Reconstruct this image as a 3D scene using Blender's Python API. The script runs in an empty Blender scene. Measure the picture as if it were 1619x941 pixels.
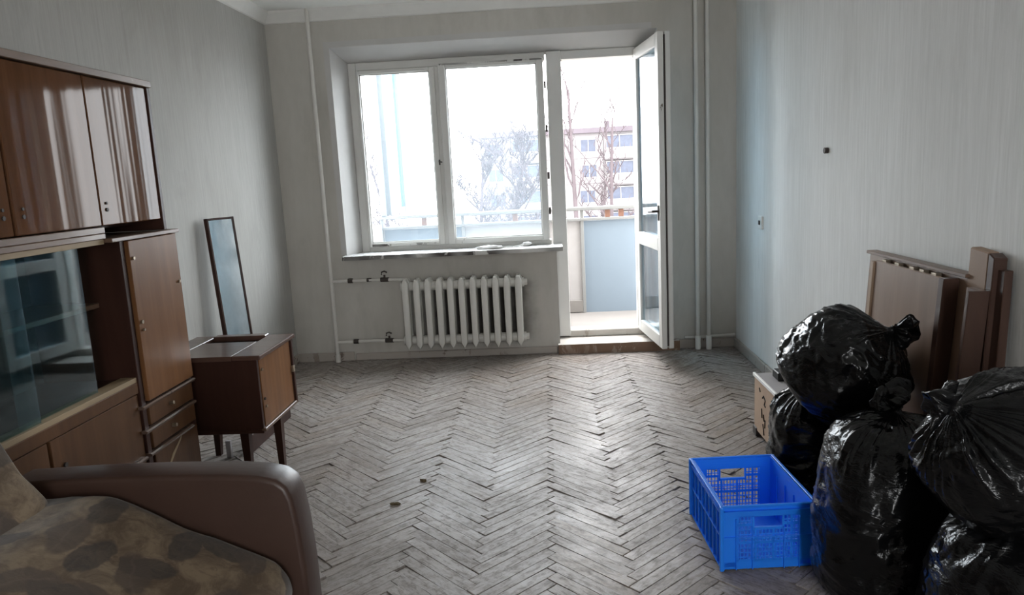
import bpy, bmesh, math, random
from mathutils import Vector, Matrix, noise

R = math.radians
SC = bpy.context.scene
COL = SC.collection

# ------------------------------------------------------------------ camera
cam_d = bpy.data.cameras.new('camera')
cam = bpy.data.objects.new('camera', cam_d)
COL.objects.link(cam)
FPX, YAW, PITCH, ROLL = 1158.24, -0.0563, -0.1671, -0.0506
CAM = Vector((1.9479, -5.3217, 1.3303))
_f = Vector((math.sin(YAW)*math.cos(PITCH), math.cos(YAW)*math.cos(PITCH), math.sin(PITCH)))
_r = Vector((math.cos(YAW), -math.sin(YAW), 0))
_u = _r.cross(_f)
_c, _s = math.cos(ROLL), math.sin(ROLL)
RX = _r*_c + _u*_s
UX = -_r*_s + _u*_c
cam.matrix_world = Matrix(((RX.x, UX.x, -_f.x, CAM.x), (RX.y, UX.y, -_f.y, CAM.y), (RX.z, UX.z, -_f.z, CAM.z), (0, 0, 0, 1)))
cam_d.sensor_width = 36
cam_d.lens = FPX/1619*36
cam_d.clip_start = 0.02
cam_d.clip_end = 500
SC.camera = cam

# ------------------------------------------------------------------ sky (white overcast) and exposure
SKY = 3.6
w = bpy.data.worlds.new('overcast')
SC.world = w
w.use_nodes = True
bg = w.node_tree.nodes['Background']
bg.inputs[0].default_value = (0.97, 0.985, 1.0, 1)
bg.inputs[1].default_value = SKY
pl = bpy.data.lights.new('window_portal', 'AREA')
pl.shape = 'RECTANGLE'
pl.size, pl.size_y = 2.5, 2.4
pl.cycles.is_portal = True
po = bpy.data.objects.new('window_portal', pl)
COL.objects.link(po)
po.location = (1.6, 0.36, 1.15)
po.rotation_euler = (R(-90), 0, 0)
pl2 = pl.copy()
pl2.size, pl2.size_y = .95, 1.9
po2 = bpy.data.objects.new('added_window_portal', pl2)  # portal for the window added behind the camera
COL.objects.link(po2)
po2.location = (2.73, -7.99, 1.4)
po2.rotation_euler = (R(90), 0, 0)
SC.view_settings.view_transform = 'Standard'
SC.view_settings.look = 'None'
SC.view_settings.gamma = 1
SC.view_settings.exposure = 2.3
SC.view_settings.use_curve_mapping = False
SC.cycles.max_bounces = 14
SC.cycles.diffuse_bounces = 8
SC.cycles.glossy_bounces = 5
SC.cycles.transparent_max_bounces = 16
SC.cycles.transmission_bounces = 6

# ------------------------------------------------------------------ materials
class NT:
    def __init__(s, name):
        s.m = bpy.data.materials.new(name)
        s.m.use_nodes = True
        s.t = s.m.node_tree
        s.t.nodes.clear()
        s.out = s.n('ShaderNodeOutputMaterial')
    def n(s, typ, ins=None, **kw):
        nd = s.t.nodes.new(typ)
        for k, v in kw.items():
            setattr(nd, k, v)
        for k, v in (ins or {}).items():
            s.set(nd, k, v)
        return nd
    def set(s, nd, k, v):
        inp = nd.inputs[k]
        if hasattr(v, 'is_output') or isinstance(v, bpy.types.NodeSocket):
            s.t.links.new(v, inp)
        elif isinstance(v, bpy.types.Node):
            s.t.links.new(v.outputs[0], inp)
        else:
            if inp.type == 'RGBA' and len(v) == 3:
                v = (*v, 1)
            inp.default_value = v
    def pos(s, scale=(1, 1, 1), rot=(0, 0, 0), obj=False):
        if obj:
            g = s.n('ShaderNodeTexCoord').outputs['Object']
        else:
            g = s.n('ShaderNodeNewGeometry').outputs['Position']
        return s.n('ShaderNodeMapping', {'Vector': g, 'Scale': scale, 'Rotation': rot})
    def noise(s, vec, scale=1, detail=4, rough=.55, dist=0):
        return s.n('ShaderNodeTexNoise', {'Vector': vec, 'Scale': scale, 'Detail': detail, 'Roughness': rough, 'Distortion': dist}).outputs['Fac']
    def ramp(s, fac, stops):
        r = s.n('ShaderNodeValToRGB', {'Fac': fac})
        e = r.color_ramp.elements
        while len(e) < len(stops):
            e.new(.5)
        for el, (p, c) in zip(e, stops):
            el.position = p
            el.color = (*c, 1) if hasattr(c, '__len__') else (c, c, c, 1)
        return r.outputs[0]
    def mix(s, fac, a, b, mode='MIX'):
        m = s.n('ShaderNodeMix', data_type='RGBA', blend_type=mode)
        s.set(m, 0, fac)
        s.set(m, 6, a)
        s.set(m, 7, b)
        return m.outputs[2]
    def math(s, op, a, b=0, c=None):
        ins = {0: a, 1: b}
        if c is not None:
            ins[2] = c
        return s.n('ShaderNodeMath', ins, operation=op).outputs[0]
    def bump(s, h, strength=.3, dist=.01, nrm=None):
        ins = {'Height': h, 'Strength': strength, 'Distance': dist}
        if nrm is not None:
            ins['Normal'] = nrm
        return s.n('ShaderNodeBump', ins).outputs[0]
    def bsdf(s, col, rough=.6, spec=.5, nrm=None, **kw):
        ins = {'Base Color': col, 'Roughness': rough, 'Specular IOR Level': spec}
        if nrm is not None:
            ins['Normal'] = nrm
        ins.update(kw)
        b = s.n('ShaderNodeBsdfPrincipled', ins)
        s.t.links.new(b.outputs[0], s.out.inputs[0])
        return b

def simple(name, col, rough=.6, spec=.5, var=.12, scale=8, bump=0, metal=0):
    t = NT(name)
    n = t.noise(t.pos(), scale, 5)
    c = t.mix(n, [x*(1-var) for x in col], [min(1, x*(1+var)) for x in col])
    nr = t.bump(t.noise(t.pos(), scale*6, 3), bump, .004) if bump else None
    t.bsdf(c, rough, spec, nr, Metallic=metal)
    return t.m

def wallpaper(name, a, b, stain=None, sx=60, streak=1.0, edge=None):
    t = NT(name)
    n1 = t.noise(t.pos((sx, sx, 2.2)), 1, 6, .6)
    n2 = t.noise(t.pos((sx*2.5, sx*2.5, 9)), 1, 3)
    n3 = t.noise(t.pos((1.2, 1.2, .7)), 1, 4)
    f = t.math('ADD', t.math('MULTIPLY', n1, .6), t.math('MULTIPLY', n2, .4))
    c = t.mix(t.ramp(f, [(.38, 0), (.62, 1)]), a, b)
    d = stain or [x*.78 for x in a]
    c = t.mix(t.math('MULTIPLY', t.ramp(n3, [(.45, 0), (.75, 1)]), .6), c, d)
    n4 = t.noise(t.pos((3, 3, 1.5)), 1, 6, .65, .6)
    c = t.mix(t.math('MULTIPLY', t.ramp(n4, [(.55, 0), (.72, 1)]), .28), c, [x*.8 for x in d])
    t.bsdf(c, .85, .15, t.bump(f, .35*streak, .004))
    return t.m

M = {}
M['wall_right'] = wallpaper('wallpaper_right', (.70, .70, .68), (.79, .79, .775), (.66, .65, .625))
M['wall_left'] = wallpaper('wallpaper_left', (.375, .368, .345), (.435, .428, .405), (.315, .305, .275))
def darken_behind_radiator(m):
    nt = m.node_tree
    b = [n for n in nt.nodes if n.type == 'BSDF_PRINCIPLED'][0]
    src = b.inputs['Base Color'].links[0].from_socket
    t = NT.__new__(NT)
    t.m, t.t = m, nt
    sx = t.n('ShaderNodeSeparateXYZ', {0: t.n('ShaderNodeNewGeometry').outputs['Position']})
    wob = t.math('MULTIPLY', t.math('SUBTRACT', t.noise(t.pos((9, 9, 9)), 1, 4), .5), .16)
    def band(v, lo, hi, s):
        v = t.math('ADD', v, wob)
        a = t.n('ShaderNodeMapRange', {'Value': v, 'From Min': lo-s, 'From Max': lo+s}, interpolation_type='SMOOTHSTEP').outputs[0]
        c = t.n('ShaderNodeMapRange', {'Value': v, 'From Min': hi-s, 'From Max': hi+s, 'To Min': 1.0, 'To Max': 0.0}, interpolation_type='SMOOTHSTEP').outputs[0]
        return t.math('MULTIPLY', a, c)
    f = t.math('MULTIPLY', band(sx.outputs[0], 1.02, 1.76, .14), band(sx.outputs[2], .12, .58, .06))  # near-black patch with wobbly edges on the wall behind most of the radiator
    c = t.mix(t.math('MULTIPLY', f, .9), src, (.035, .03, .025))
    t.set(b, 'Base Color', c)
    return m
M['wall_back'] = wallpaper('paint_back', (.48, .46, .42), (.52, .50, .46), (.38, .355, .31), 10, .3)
darken_behind_radiator(M['wall_back'])
M['ceiling'] = simple('ceiling_white', (.82, .82, .79), .9, .1, .06, 3)
M['cornice'] = simple('cornice_white', (.72, .71, .68), .8, .2, .08, 10)
M['plaster'] = simple('reveal_plaster', (.50, .49, .475), .85, .15, .08, 6, .15)
M['frame'] = None
def peeling(name, col, under, amt=.62, rough=.45, scale=14):
    t = NT(name)
    n = t.noise(t.pos((scale, scale, scale*.6)), 1, 8, .7, .4)
    big = t.noise(t.pos((3, 3, 3)), 1, 2)
    f = t.math('MULTIPLY', t.ramp(n, [(amt, 0), (amt+.03, 1)]), t.ramp(big, [(.35, 0), (.6, 1)]))
    tint = t.mix(t.noise(t.pos(), 5, 3), [x*.88 for x in col], col)
    t.bsdf(t.mix(f, tint, under), rough, .4, t.bump(t.math('SUBTRACT', 1, f), .4, .003))
    return t.m
M['frame'] = peeling('old_white_paint', (.66, .65, .62), (.16, .13, .10), .66)
M['sill_paint'] = peeling('peeling_sill_paint', (.70, .70, .69), (.09, .07, .055), .5, .4, 9)
M['sill_edge'] = peeling('peeling_sill_edge', (.62, .61, .58), (.055, .045, .04), .46, .5, 7)
M['pipe'] = simple('pipe_paint', (.60, .58, .54), .4, .5, .08, 12)
M['radiator'] = peeling('radiator_paint', (.66, .645, .60), (.33, .27, .2), .7, .4, 22)
M['iron'] = simple('dark_iron', (.045, .035, .03), .6, .4, .3, 40)
M['skirt'] = peeling('skirting_paint', (.40, .36, .32), (.13, .09, .065), .58, .5, 10)
M['step_wood'] = peeling('worn_brown_paint', (.20, .12, .075), (.42, .36, .31), .56, .5, 10)
M['step_top'] = peeling('worn_pale_paint', (.52, .49, .45), (.25, .19, .14), .55, .45, 8)
M['socket'] = simple('white_plastic', (.8, .79, .76), .35, .5, .03, 20)
M['dark'] = simple('slot_shade_black', (.02, .018, .016), .8, .2, .2, 20)
M['rust'] = simple('rust', (.13, .065, .045), .8, .3, .3, 30)
M['balcony_paint'] = simple('balcony_white_paint', (.155, .155, .15), .6, .3, .08, 8)
M['balcony_panel'] = simple('balcony_blue_panel', (.125, .155, .185), .55, .35, .05, 4)
M['balcony_pale'] = simple('balcony_pale_panel', (.27, .255, .25), .8, .2, .1, 10)
M['concrete'] = simple('balcony_concrete', (.15, .138, .128), .85, .2, .15, 6, .2)

M['casement'] = simple('weathered_casement_paint', (.13, .14, .145), .6, .3, .08, 8)

def glass(name, dust, tint=(.92, .97, 1.0), rough=.02):
    t = NT(name)
    n = t.noise(t.pos((1.5, 1.5, .9)), 1, 5, .6)
    fac = t.math('MULTIPLY', t.ramp(n, [(.2, .75), (.8, 1.2)]), dust)
    tr = t.n('ShaderNodeBsdfTransparent', {'Color': tint})
    gl = t.n('ShaderNodeBsdfGlossy', {'Color': (.9, .95, 1), 'Roughness': rough})
    lw = t.n('ShaderNodeLayerWeight', {'Blend': .5}).outputs['Facing']
    fr = t.math('ADD', .04, t.math('MULTIPLY', .90, t.math('POWER', lw, 5)))
    tl = t.n('ShaderNodeBsdfTranslucent', {'Color': (.74, .88, 1.0)})
    m1 = t.n('ShaderNodeMixShader', {0: fac, 1: tr, 2: tl})
    m2 = t.n('ShaderNodeMixShader', {0: fr, 1: m1, 2: gl})
    t.t.links.new(m2.outputs[0], t.out.inputs[0])
    return t.m
M['glass_dusty'] = glass('dusty_window_glass', .034, (.94, .97, .99))
M['glass_door'] = glass('dirty_door_glass', .025, (.86, .93, .97))
M['glass_balcony'] = glass('balcony_glass', .03, (.50, .66, .74))
M['glass_cabinet'] = glass('cabinet_glass', .05, (.62, .78, .80), .03)

def wood(name, a, b, rough=.3, coat=.0, grain=(22, 22, 1.6), wear=.0, wearcol=(.45, .38, .33), wave=0, croug=.08, spec=.3):
    t = NT(name)
    p = t.pos(grain)
    n = t.noise(p, 1, 6, .6, .8)
    n2 = t.noise(t.pos((2, 2, .5)), 1, 3)
    c = t.mix(t.ramp(n, [(.3, 0), (.7, 1)]), a, b)
    c = t.mix(t.math('MULTIPLY', t.ramp(n2, [(.4, 0), (.7, 1)]), .5), c, [x*.6 for x in a])
    if wear:
        n3 = t.noise(t.pos((9, 9, 5)), 1, 9, .72, .5)
        c = t.mix(t.ramp(n3, [(wear, 0), (wear+.05, .8)]), c, wearcol)
    nr = None
    if wave:
        nr = t.bump(t.noise(t.pos((3, 9, .35)), 1, 2, .5), wave, .02)
    kw = {}
    if coat:
        kw = {'Coat Weight': coat, 'Coat Roughness': croug}
        if nr is not None:
            kw['Coat Normal'] = nr
    t.bsdf(c, rough, spec, nr, **kw)
    return t.m
M['lacquer'] = wood('brown_lacquered_veneer', (.10, .045, .022), (.15, .07, .035), .06, 0, wave=.10, spec=.06)
M['veneer'] = wood('walnut_veneer', (.145, .064, .027), (.215, .10, .042), .36, 0, (16, 16, 1.1), .74, (.34, .26, .2), .12, .15, .14)
M['veneer_low'] = wood('walnut_veneer_lower', (.085, .04, .019), (.135, .066, .031), .40, 0, (16, 16, 1.1), .72, (.25, .18, .13), .1, .2, .14)
M['dark_wood'] = wood('dark_red_brown_wood', (.035, .014, .01), (.055, .024, .016), .45, 0, (18, 18, 2), spec=.2)
M['edge_wood'] = wood('worn_cabinet_edge', (.12, .07, .045), (.20, .125, .085), .4, .2, (6, 2, 20), .66, (.36, .29, .24))
M['track_wood'] = wood('pale_track_wood', (.30, .22, .13), (.38, .28, .17), .6, 0, (30, 3, 30))
M['lip_wood'] = wood('polished_lip', (.13, .085, .065), (.18, .12, .095), .25, .4, (20, 4, 20))
M['inner_back'] = simple('cabinet_inner_back', (.06, .055, .05), .7, .2, .2, 3)
M['top_lacquer'] = wood('sewing_table_top', (.075, .04, .03), (.11, .06, .045), .3, .35, (3, 14, 14), .7, (.26, .22, .2), .1, .12)
M['board'] = wood('bleached_brown_veneer', (.20, .125, .085), (.26, .17, .12), .38, .25, (14, 14, 1.3), .72, (.32, .24, .19))
M['board_edge'] = wood('tan_board_edge', (.32, .22, .15), (.38, .27, .19), .55, 0, (14, 14, 2))
M['board_dark'] = wood('dark_brown_board', (.05, .025, .018), (.085, .045, .032), .4, .3, (14, 14, 1.5))
M['board_mid'] = wood('mid_brown_board', (.14, .09, .07), (.19, .125, .10), .35, .35, (14, 14, 1.5))
M['post_wood'] = wood('bare_pine_block', (.29, .19, .13), (.35, .24, .17), .6, 0, (18, 18, 2))
M['brass'] = simple('tarnished_metal', (.30, .25, .19), .4, .5, .2, 60, 0, .8)
M['mirror'] = None
t = NT('old_mirror')
n = t.noise(t.pos((6, 6, 4)), 1, 6, .65)
t.bsdf(t.mix(t.ramp(n, [(.5, 0), (.8, .5)]), (.80, .86, .90), (.5, .54, .56)), t.ramp(n, [(.4, .06), (.75, .25)]), .5, None, Metallic=1.0)
M['mirror'] = t.m
M['leatherette'] = simple('brown_leatherette', (.056, .030, .022), .40, .45, .14, 9, .12)
M['blue'] = simple('blue_plastic', (.014, .22, .92), .34, .45, .06, 5)
M['card'] = simple('tan_plywood', (.46, .33, .24), .75, .2, .14, 10)
M['grey_board'] = simple('grey_lid', (.36, .34, .34), .7, .3, .08, 12)
M['white_edge'] = simple('white_edge_strip', (.82, .80, .77), .5, .4, .04, 20)
M['black_plastic'] = simple('black_block', (.012, .012, .012), .5, .4, .2, 30)
M['ink'] = simple('black_marker', (.02, .015, .015), .7, .2, .1, 30)
M['rag'] = simple('white_rag', (.74, .73, .71), .9, .1, .08, 30, .3)
M['leaf'] = simple('dry_leaf', (.11, .085, .05), .8, .2, .3, 60)
M['facade'] = simple('facade_panel', (.145, .137, .139), .9, .1, .10, .5)
M['facade_joint'] = simple('facade_joint', (.07, .065, .066), .9, .1, .1, 1)
M['parapet'] = simple('balcony_front_white', (.19, .18, .18), .9, .1, .08, 1)
M['roof'] = simple('roof_edge', (.07, .06, .068), .9, .1, .15, 1)
M['far_frame'] = simple('far_window_frame', (.2, .19, .19), .7, .2, .1, 2)
M['far_glass'] = simple('far_window_glass', (.05, .056, .075), .4, .1, .3, 2)
M['bark'] = simple('winter_bark', (.055, .045, .048), .95, .1, .2, 3)
M['bark_pale'] = simple('poplar_bark', (.095, .08, .08), .95, .1, .2, 3)
M['ground'] = simple('winter_ground', (.2, .18, .17), .95, .1, .2, .3)

def bag_mat():
    t = NT('black_bin_bag_film')
    def ridge(sc, dist):
        n = t.noise(t.pos(sc), 1, 3, .55, dist)
        return t.math('ABSOLUTE', t.math('SUBTRACT', n, .5))
    h = t.math('ADD', t.math('MULTIPLY', ridge((14, 14, 34), 1.2), 1.0), t.math('MULTIPLY', ridge((40, 40, 90), .8), .35))
    big = t.noise(t.pos((5, 5, 5)), 1, 2)
    nr = t.bump(h, t.ramp(big, [(.35, .12), (.65, .6)]), .012)
    t.bsdf((.0045, .0047, .0051), t.ramp(big, [(.3, .13), (.7, .24)]), .29, nr)
    return t.m
M['bag'] = bag_mat()

def parquet_mat(name, island):
    t = NT(name)
    if island:
        rnd = t.n('ShaderNodeNewGeometry').outputs['Random Per Island']
    else:
        rnd = t.n('ShaderNodeObjectInfo').outputs['Random']
    c = t.ramp(rnd, [(0, (.215, .18, .155)), (.35, (.29, .25, .225)), (.7, (.345, .305, .28)), (1, (.27, .22, .18))])
    wear = t.noise(t.pos((2.2, 2.2, 2.2)), 1, 6, .62)
    c = t.mix(t.math('MULTIPLY', t.ramp(wear, [(.38, 0), (.62, 1)]), .55), c, (.365, .345, .33))
    off = t.n('ShaderNodeCombineXYZ', {0: t.math('MULTIPLY', rnd, 37.0), 1: t.math('MULTIPLY', rnd, 91.0)})
    puv = t.n('ShaderNodeVectorMath', {0: t.n('ShaderNodeUVMap').outputs[0], 1: off.outputs[0]}, operation='ADD').outputs[0]
    gv = t.n('ShaderNodeMapping', {'Vector': puv, 'Scale': (13, 62, 1)})
    grain = t.noise(gv, 1, 7, .7, .9)
    blot = t.math('ADD', t.math('MULTIPLY', grain, .62), t.math('MULTIPLY', t.noise(t.pos((30, 30, 30)), 1, 6, .72, .6), .38))
    c = t.mix(t.math('MULTIPLY', t.ramp(blot, [(.47, 0), (.60, 1)]), .85), c, (.135, .112, .098))
    fine = t.noise(t.n('ShaderNodeMapping', {'Vector': puv, 'Scale': (30, 300, 1)}), 1, 3, .6)
    c = t.mix(t.math('MULTIPLY', t.ramp(fine, [(.55, 0), (.7, 1)]), .35), c, (.14, .115, .10))
    dirt = t.noise(t.pos((.9, .9, .9)), 1, 4, .6)
    c = t.mix(t.math('MULTIPLY', t.ramp(dirt, [(.5, 0), (.7, 1)]), .25), c, (.2, .17, .15))
    # worn lacquer: gloss comes and goes in patches
    gl = t.math('ADD', t.math('MULTIPLY', blot, .55), t.math('MULTIPLY', wear, .45))
    ro = t.ramp(gl, [(.40, .24), (.58, .60)])
    h = t.math('ADD', t.math('MULTIPLY', blot, .6), t.math('MULTIPLY', t.noise(t.pos((9, 9, 9)), 1, 3), 1.4))
    t.bsdf(c, ro, .17, t.bump(h, .42, .008))
    return t.m
M['plank'] = parquet_mat('worn_parquet', False)
M['plank_far'] = parquet_mat('worn_parquet_far', True)
M['subfloor'] = simple('subfloor_gap', (.035, .028, .022), .9, .1, .2, 20)

def fabric_mat():
    t = NT('leaf_print_velour')
    uv = t.n('ShaderNodeMapping', {'Vector': t.n('ShaderNodeUVMap').outputs[0], 'Scale': (1, 1, 1)})
    warp = t.n('ShaderNodeTexNoise', {'Vector': uv, 'Scale': 14, 'Detail': 3})
    wv = t.n('ShaderNodeVectorMath', {0: warp.outputs['Color'], 1: (.5, .5, .5)}, operation='SUBTRACT')
    wv = t.n('ShaderNodeVectorMath', {0: wv.outputs[0], 'Scale': .055}, operation='SCALE')
    uw = t.n('ShaderNodeVectorMath', {0: uv.outputs[0], 1: wv.outputs[0]}, operation='ADD')
    n = t.noise(uv, 11, 6, .65, .8)
    c = t.mix(t.ramp(n, [(.40, 0), (.60, 1)]), (.095, .066, .042), (.20, .147, .095))
    n2 = t.noise(uv, 26, 5, .7, 1.5)
    c = t.mix(t.math('MULTIPLY', t.ramp(n2, [(.53, 0), (.62, 1)]), .55), c, (.12, .085, .058))
    for sc, off, rr, dk in ((6.2, 0, .30, (.050, .040, .034)), (5.0, 3.7, .25, (.075, .056, .044))):
        p = t.n('ShaderNodeVectorMath', {0: uw.outputs[0], 1: (off, off*1.7, 0)}, operation='ADD')
        vo = t.n('ShaderNodeTexVoronoi', {'Vector': p.outputs[0], 'Scale': sc, 'Randomness': .75}, voronoi_dimensions='2D')
        ps = t.n('ShaderNodeVectorMath', {0: p.outputs[0], 1: vo.outputs['Position']}, operation='SUBTRACT')
        sp = t.n('ShaderNodeSeparateColor', {0: vo.outputs['Color']})
        ro = t.n('ShaderNodeVectorRotate', {'Vector': ps.outputs[0], 'Angle': t.math('MULTIPLY', sp.outputs[0], 6.28)}, rotation_type='Z_AXIS')
        mp = t.n('ShaderNodeVectorMath', {0: ro.outputs[0], 1: (sc*1.0, sc*2.0, 0)}, operation='MULTIPLY')
        ln = t.n('ShaderNodeVectorMath', {0: mp.outputs[0]}, operation='LENGTH').outputs['Value']
        sx = t.n('ShaderNodeSeparateXYZ', {0: mp.outputs[0]})
        vein = t.math('ABSOLUTE', sx.outputs[1])
        f = t.ramp(ln, [(rr+.11, 1), (rr+.18, 0)])
        lc = t.mix(t.ramp(vein, [(.0, 1), (.05, 0)]), dk, [x*1.25 for x in dk])
        c = t.mix(t.math('MULTIPLY', f, t.ramp(n2, [(.3, .95), (.7, .65)])), c, lc)
    weave = t.noise(uv, 160, 2)
    t.bsdf(c, .9, .12, t.bump(weave, .2, .003), **{'Sheen Weight': .25, 'Sheen Roughness': .4})
    return t.m
M['fabric'] = fabric_mat()

# ------------------------------------------------------------------ mesh helpers
def obj(name, bm, mat, parent=None, smooth=False, angle=35):
    me = bpy.data.meshes.new(name)
    bm.normal_update()
    bm.to_mesh(me)
    bm.free()
    for m in (mat if isinstance(mat, (list, tuple)) else [mat]):
        me.materials.append(m)
    if smooth:
        for p in me.polygons:
            p.use_smooth = True
        if angle:
            try:
                me.set_sharp_from_angle(angle=R(angle))
            except Exception:
                pass
    o = bpy.data.objects.new(name, me)
    COL.objects.link(o)
    if parent is not None:
        o.parent = parent
        o.matrix_parent_inverse = Matrix.Identity(4)
    return o

def tag(o, label=None, cat=None, group=None, kind=None):
    for k, v in (('label', label), ('category', cat), ('group', group), ('kind', kind)):
        if v:
            o[k] = v
    return o

def thing(name, label, cat, loc=(0, 0, 0), rot=(0, 0, 0), group=None):
    o = bpy.data.objects.new(name, None)
    o.empty_display_size = .1
    COL.objects.link(o)
    o.location = loc
    o.rotation_euler = rot
    return tag(o, label, cat, group)

def hexa(bm, c, mi=0):
    """8 corners: bottom ring 0-3 (ccw), top ring 4-7."""
    v = [bm.verts.new(p) for p in c]
    for f in ((3, 2, 1, 0), (4, 5, 6, 7), (0, 1, 5, 4), (1, 2, 6, 5), (2, 3, 7, 6), (3, 0, 4, 7)):
        fa = bm.faces.new([v[i] for i in f])
        fa.material_index = mi
    return v

def box(bm, x0, x1, y0, y1, z0, z1, bev=0, mi=0, seg=1):
    v = hexa(bm, [(x0, y0, z0), (x1, y0, z0), (x1, y1, z0), (x0, y1, z0), (x0, y0, z1), (x1, y0, z1), (x1, y1, z1), (x0, y1, z1)], mi)
    if bev:
        es = {e for q in v for e in q.link_edges}
        bmesh.ops.bevel(bm, geom=list(es), offset=bev, segments=seg, affect='EDGES', profile=.6)
    return v

def BOX(*a, **k):
    bm = bmesh.new()
    box(bm, *a, **k)
    return bm

def tube(bm, pts, rad, n=10, cap=True, mi=0):
    pts = [Vector(p) for p in pts]
    rads = rad if hasattr(rad, '__len__') else [rad]*len(pts)
    rings = []
    up = Vector((0, 0, 1))
    for i, p in enumerate(pts):
        d = (pts[min(i+1, len(pts)-1)]-pts[max(i-1, 0)])
        if d.length < 1e-9:
            d = Vector((0, 0, 1))
        d.normalize()
        a = d.cross(up if abs(d.z) < .9 else Vector((1, 0, 0))).normalized()
        b = d.cross(a)
        rings.append([bm.verts.new(p+(a*math.cos(2*math.pi*k/n)+b*math.sin(2*math.pi*k/n))*rads[i]) for k in range(n)])
    for q in range(len(rings)-1):
        for k in range(n):
            f = bm.faces.new((rings[q][k], rings[q][(k+1) % n], rings[q+1][(k+1) % n], rings[q+1][k]))
            f.material_index = mi
    if cap and n > 2:
        bm.faces.new(rings[0][::-1]).material_index = mi
        bm.faces.new(rings[-1]).material_index = mi

def TUBE(*a, **k):
    bm = bmesh.new()
    tube(bm, *a, **k)
    bmesh.ops.recalc_face_normals(bm, faces=bm.faces)
    return bm

def prism(bm, poly, axis, a, b, bev=0, seg=2, mi=0):
    """extrude a 2-D polygon along axis from a to b"""
    def P(u, v, t):
        return {0: (t, u, v), 1: (u, t, v), 2: (u, v, t)}[axis]
    lo = [bm.verts.new(P(u, v, a)) for u, v in poly]
    hi = [bm.verts.new(P(u, v, b)) for u, v in poly]
    n = len(poly)
    fs = [bm.faces.new(lo), bm.faces.new(hi[::-1])]
    fs += [bm.faces.new((lo[i], lo[(i+1) % n], hi[(i+1) % n], hi[i])) for i in range(n)]
    for f in fs:
        f.material_index = mi
    bmesh.ops.recalc_face_normals(bm, faces=fs)
    if bev:
        es = list({e for f in fs[:2] for e in f.edges})
        bmesh.ops.bevel(bm, geom=es, offset=bev, segments=seg, affect='EDGES', profile=.5)

def PRISM(*a, **k):
    bm = bmesh.new()
    prism(bm, *a, **k)
    return bm

def struct(name, bm, mat, parent=None, smooth=False):
    o = obj(name, bm, mat, parent, smooth)
    if parent is None:
        o['kind'] = 'structure'
    return o

def copy_tree(o, parent=None):
    c = o.copy()
    COL.objects.link(c)
    c.parent = parent
    for ch in list(o.children):
        copy_tree(ch, c)
    return c

# ------------------------------------------------------------------ room shell
W, YF, H = 3.278, -7.8, 2.53  # room made longer behind the camera so the added fill spreads more evenly
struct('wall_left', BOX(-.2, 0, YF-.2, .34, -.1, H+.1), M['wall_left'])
struct('wall_right', BOX(W, W+.2, YF-.2, .34, -.1, H+.1), M['wall_right'])
bm = bmesh.new()
box(bm, 0, 2.28, YF-.2, YF, -.1, H+.1)
box(bm, 3.18, W, YF-.2, YF, -.1, H+.1)
box(bm, 2.28, 3.18, YF-.2, YF, -.1, .5)
box(bm, 2.28, 3.18, YF-.2, YF, 2.3, H+.1)
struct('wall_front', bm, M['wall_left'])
# unseen window added behind the camera to fill light onto the window wall
bm = bmesh.new()
for a in ((2.28, 2.33, .5, 2.3), (3.13, 3.18, .5, 2.3), (2.33, 3.13, .5, .55), (2.33, 3.13, 2.25, 2.3)):
    box(bm, a[0], a[1], YF-.15, YF-.06, a[2], a[3])
struct('added_rear_window', bm, M['frame'])
struct('ceiling', BOX(0, W, YF, .34, H, H+.15), M['ceiling'])

# window wall with splayed plaster reveals; opening narrows towards the frames at y = .2
bm = bmesh.new()
hexa(bm, [(0, 0, -.1), (.446, 0, -.1), (.515, .2, -.1), (0, .2, -.1), (0, 0, H), (.446, 0, H), (.515, .2, H), (0, .2, H)])
box(bm, 0, .515, .2, .34, -.1, H)
hexa(bm, [(2.738, 0, -.1), (W, 0, -.1), (W, .2, -.1), (2.70, .2, -.1), (2.738, 0, H), (W, 0, H), (W, .2, H), (2.70, .2, H)])
box(bm, 2.70, W, .2, .34, -.1, H)
hexa(bm, [(.446, 0, 2.27), (2.738, 0, 2.27), (2.70, .2, 2.185), (.515, .2, 2.185), (.446, 0, H), (2.738, 0, H), (2.70, .2, H), (.515, .2, H)])
box(bm, .515, 2.70, .2, .34, 2.185, H)
box(bm, .446, 1.99, 0, .34, -.1, .77)
# the reveal faces are plaster, the rest paint
bm.normal_update()
for f in bm.faces:
    c = f.calc_center_median()
    if 0.02 < c.y < .33 and (.43 < c.x < 2.75) and abs(f.normal.y) < .6 and c.z > 0:
        f.material_index = 1
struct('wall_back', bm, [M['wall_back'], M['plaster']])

# painted margin around the opening, on the wall face
def frame_strip(name, pieces, mat):
    bm = bmesh.new()
    for a in pieces:
        box(bm, *a)
    return struct(name, bm, mat)
frame_strip('trim_1', [(.405, .446, -.004, 0, .80, 2.31), (.446, 2.70, -.004, 0, 2.272, 2.31)], M['plaster'])

# cornice
def cornice(name, poly, axis, a, b):
    bm = bmesh.new()
    prism(bm, poly, axis, a, b)
    return struct(name, bm, M['cornice'])
cornice('trim_2', [(0, 2.45), (-.012, 2.455), (-.05, 2.515), (-.055, H), (0, H)], 0, 0, W)
cornice('trim_3', [(0, 2.45), (.012, 2.455), (.05, 2.515), (.055, H), (0, H)], 1, YF, 0)
cornice('trim_4', [(W, 2.45), (W-.012, 2.455), (W-.05, 2.515), (W-.055, H), (W, H)], 1, YF, 0)

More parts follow.
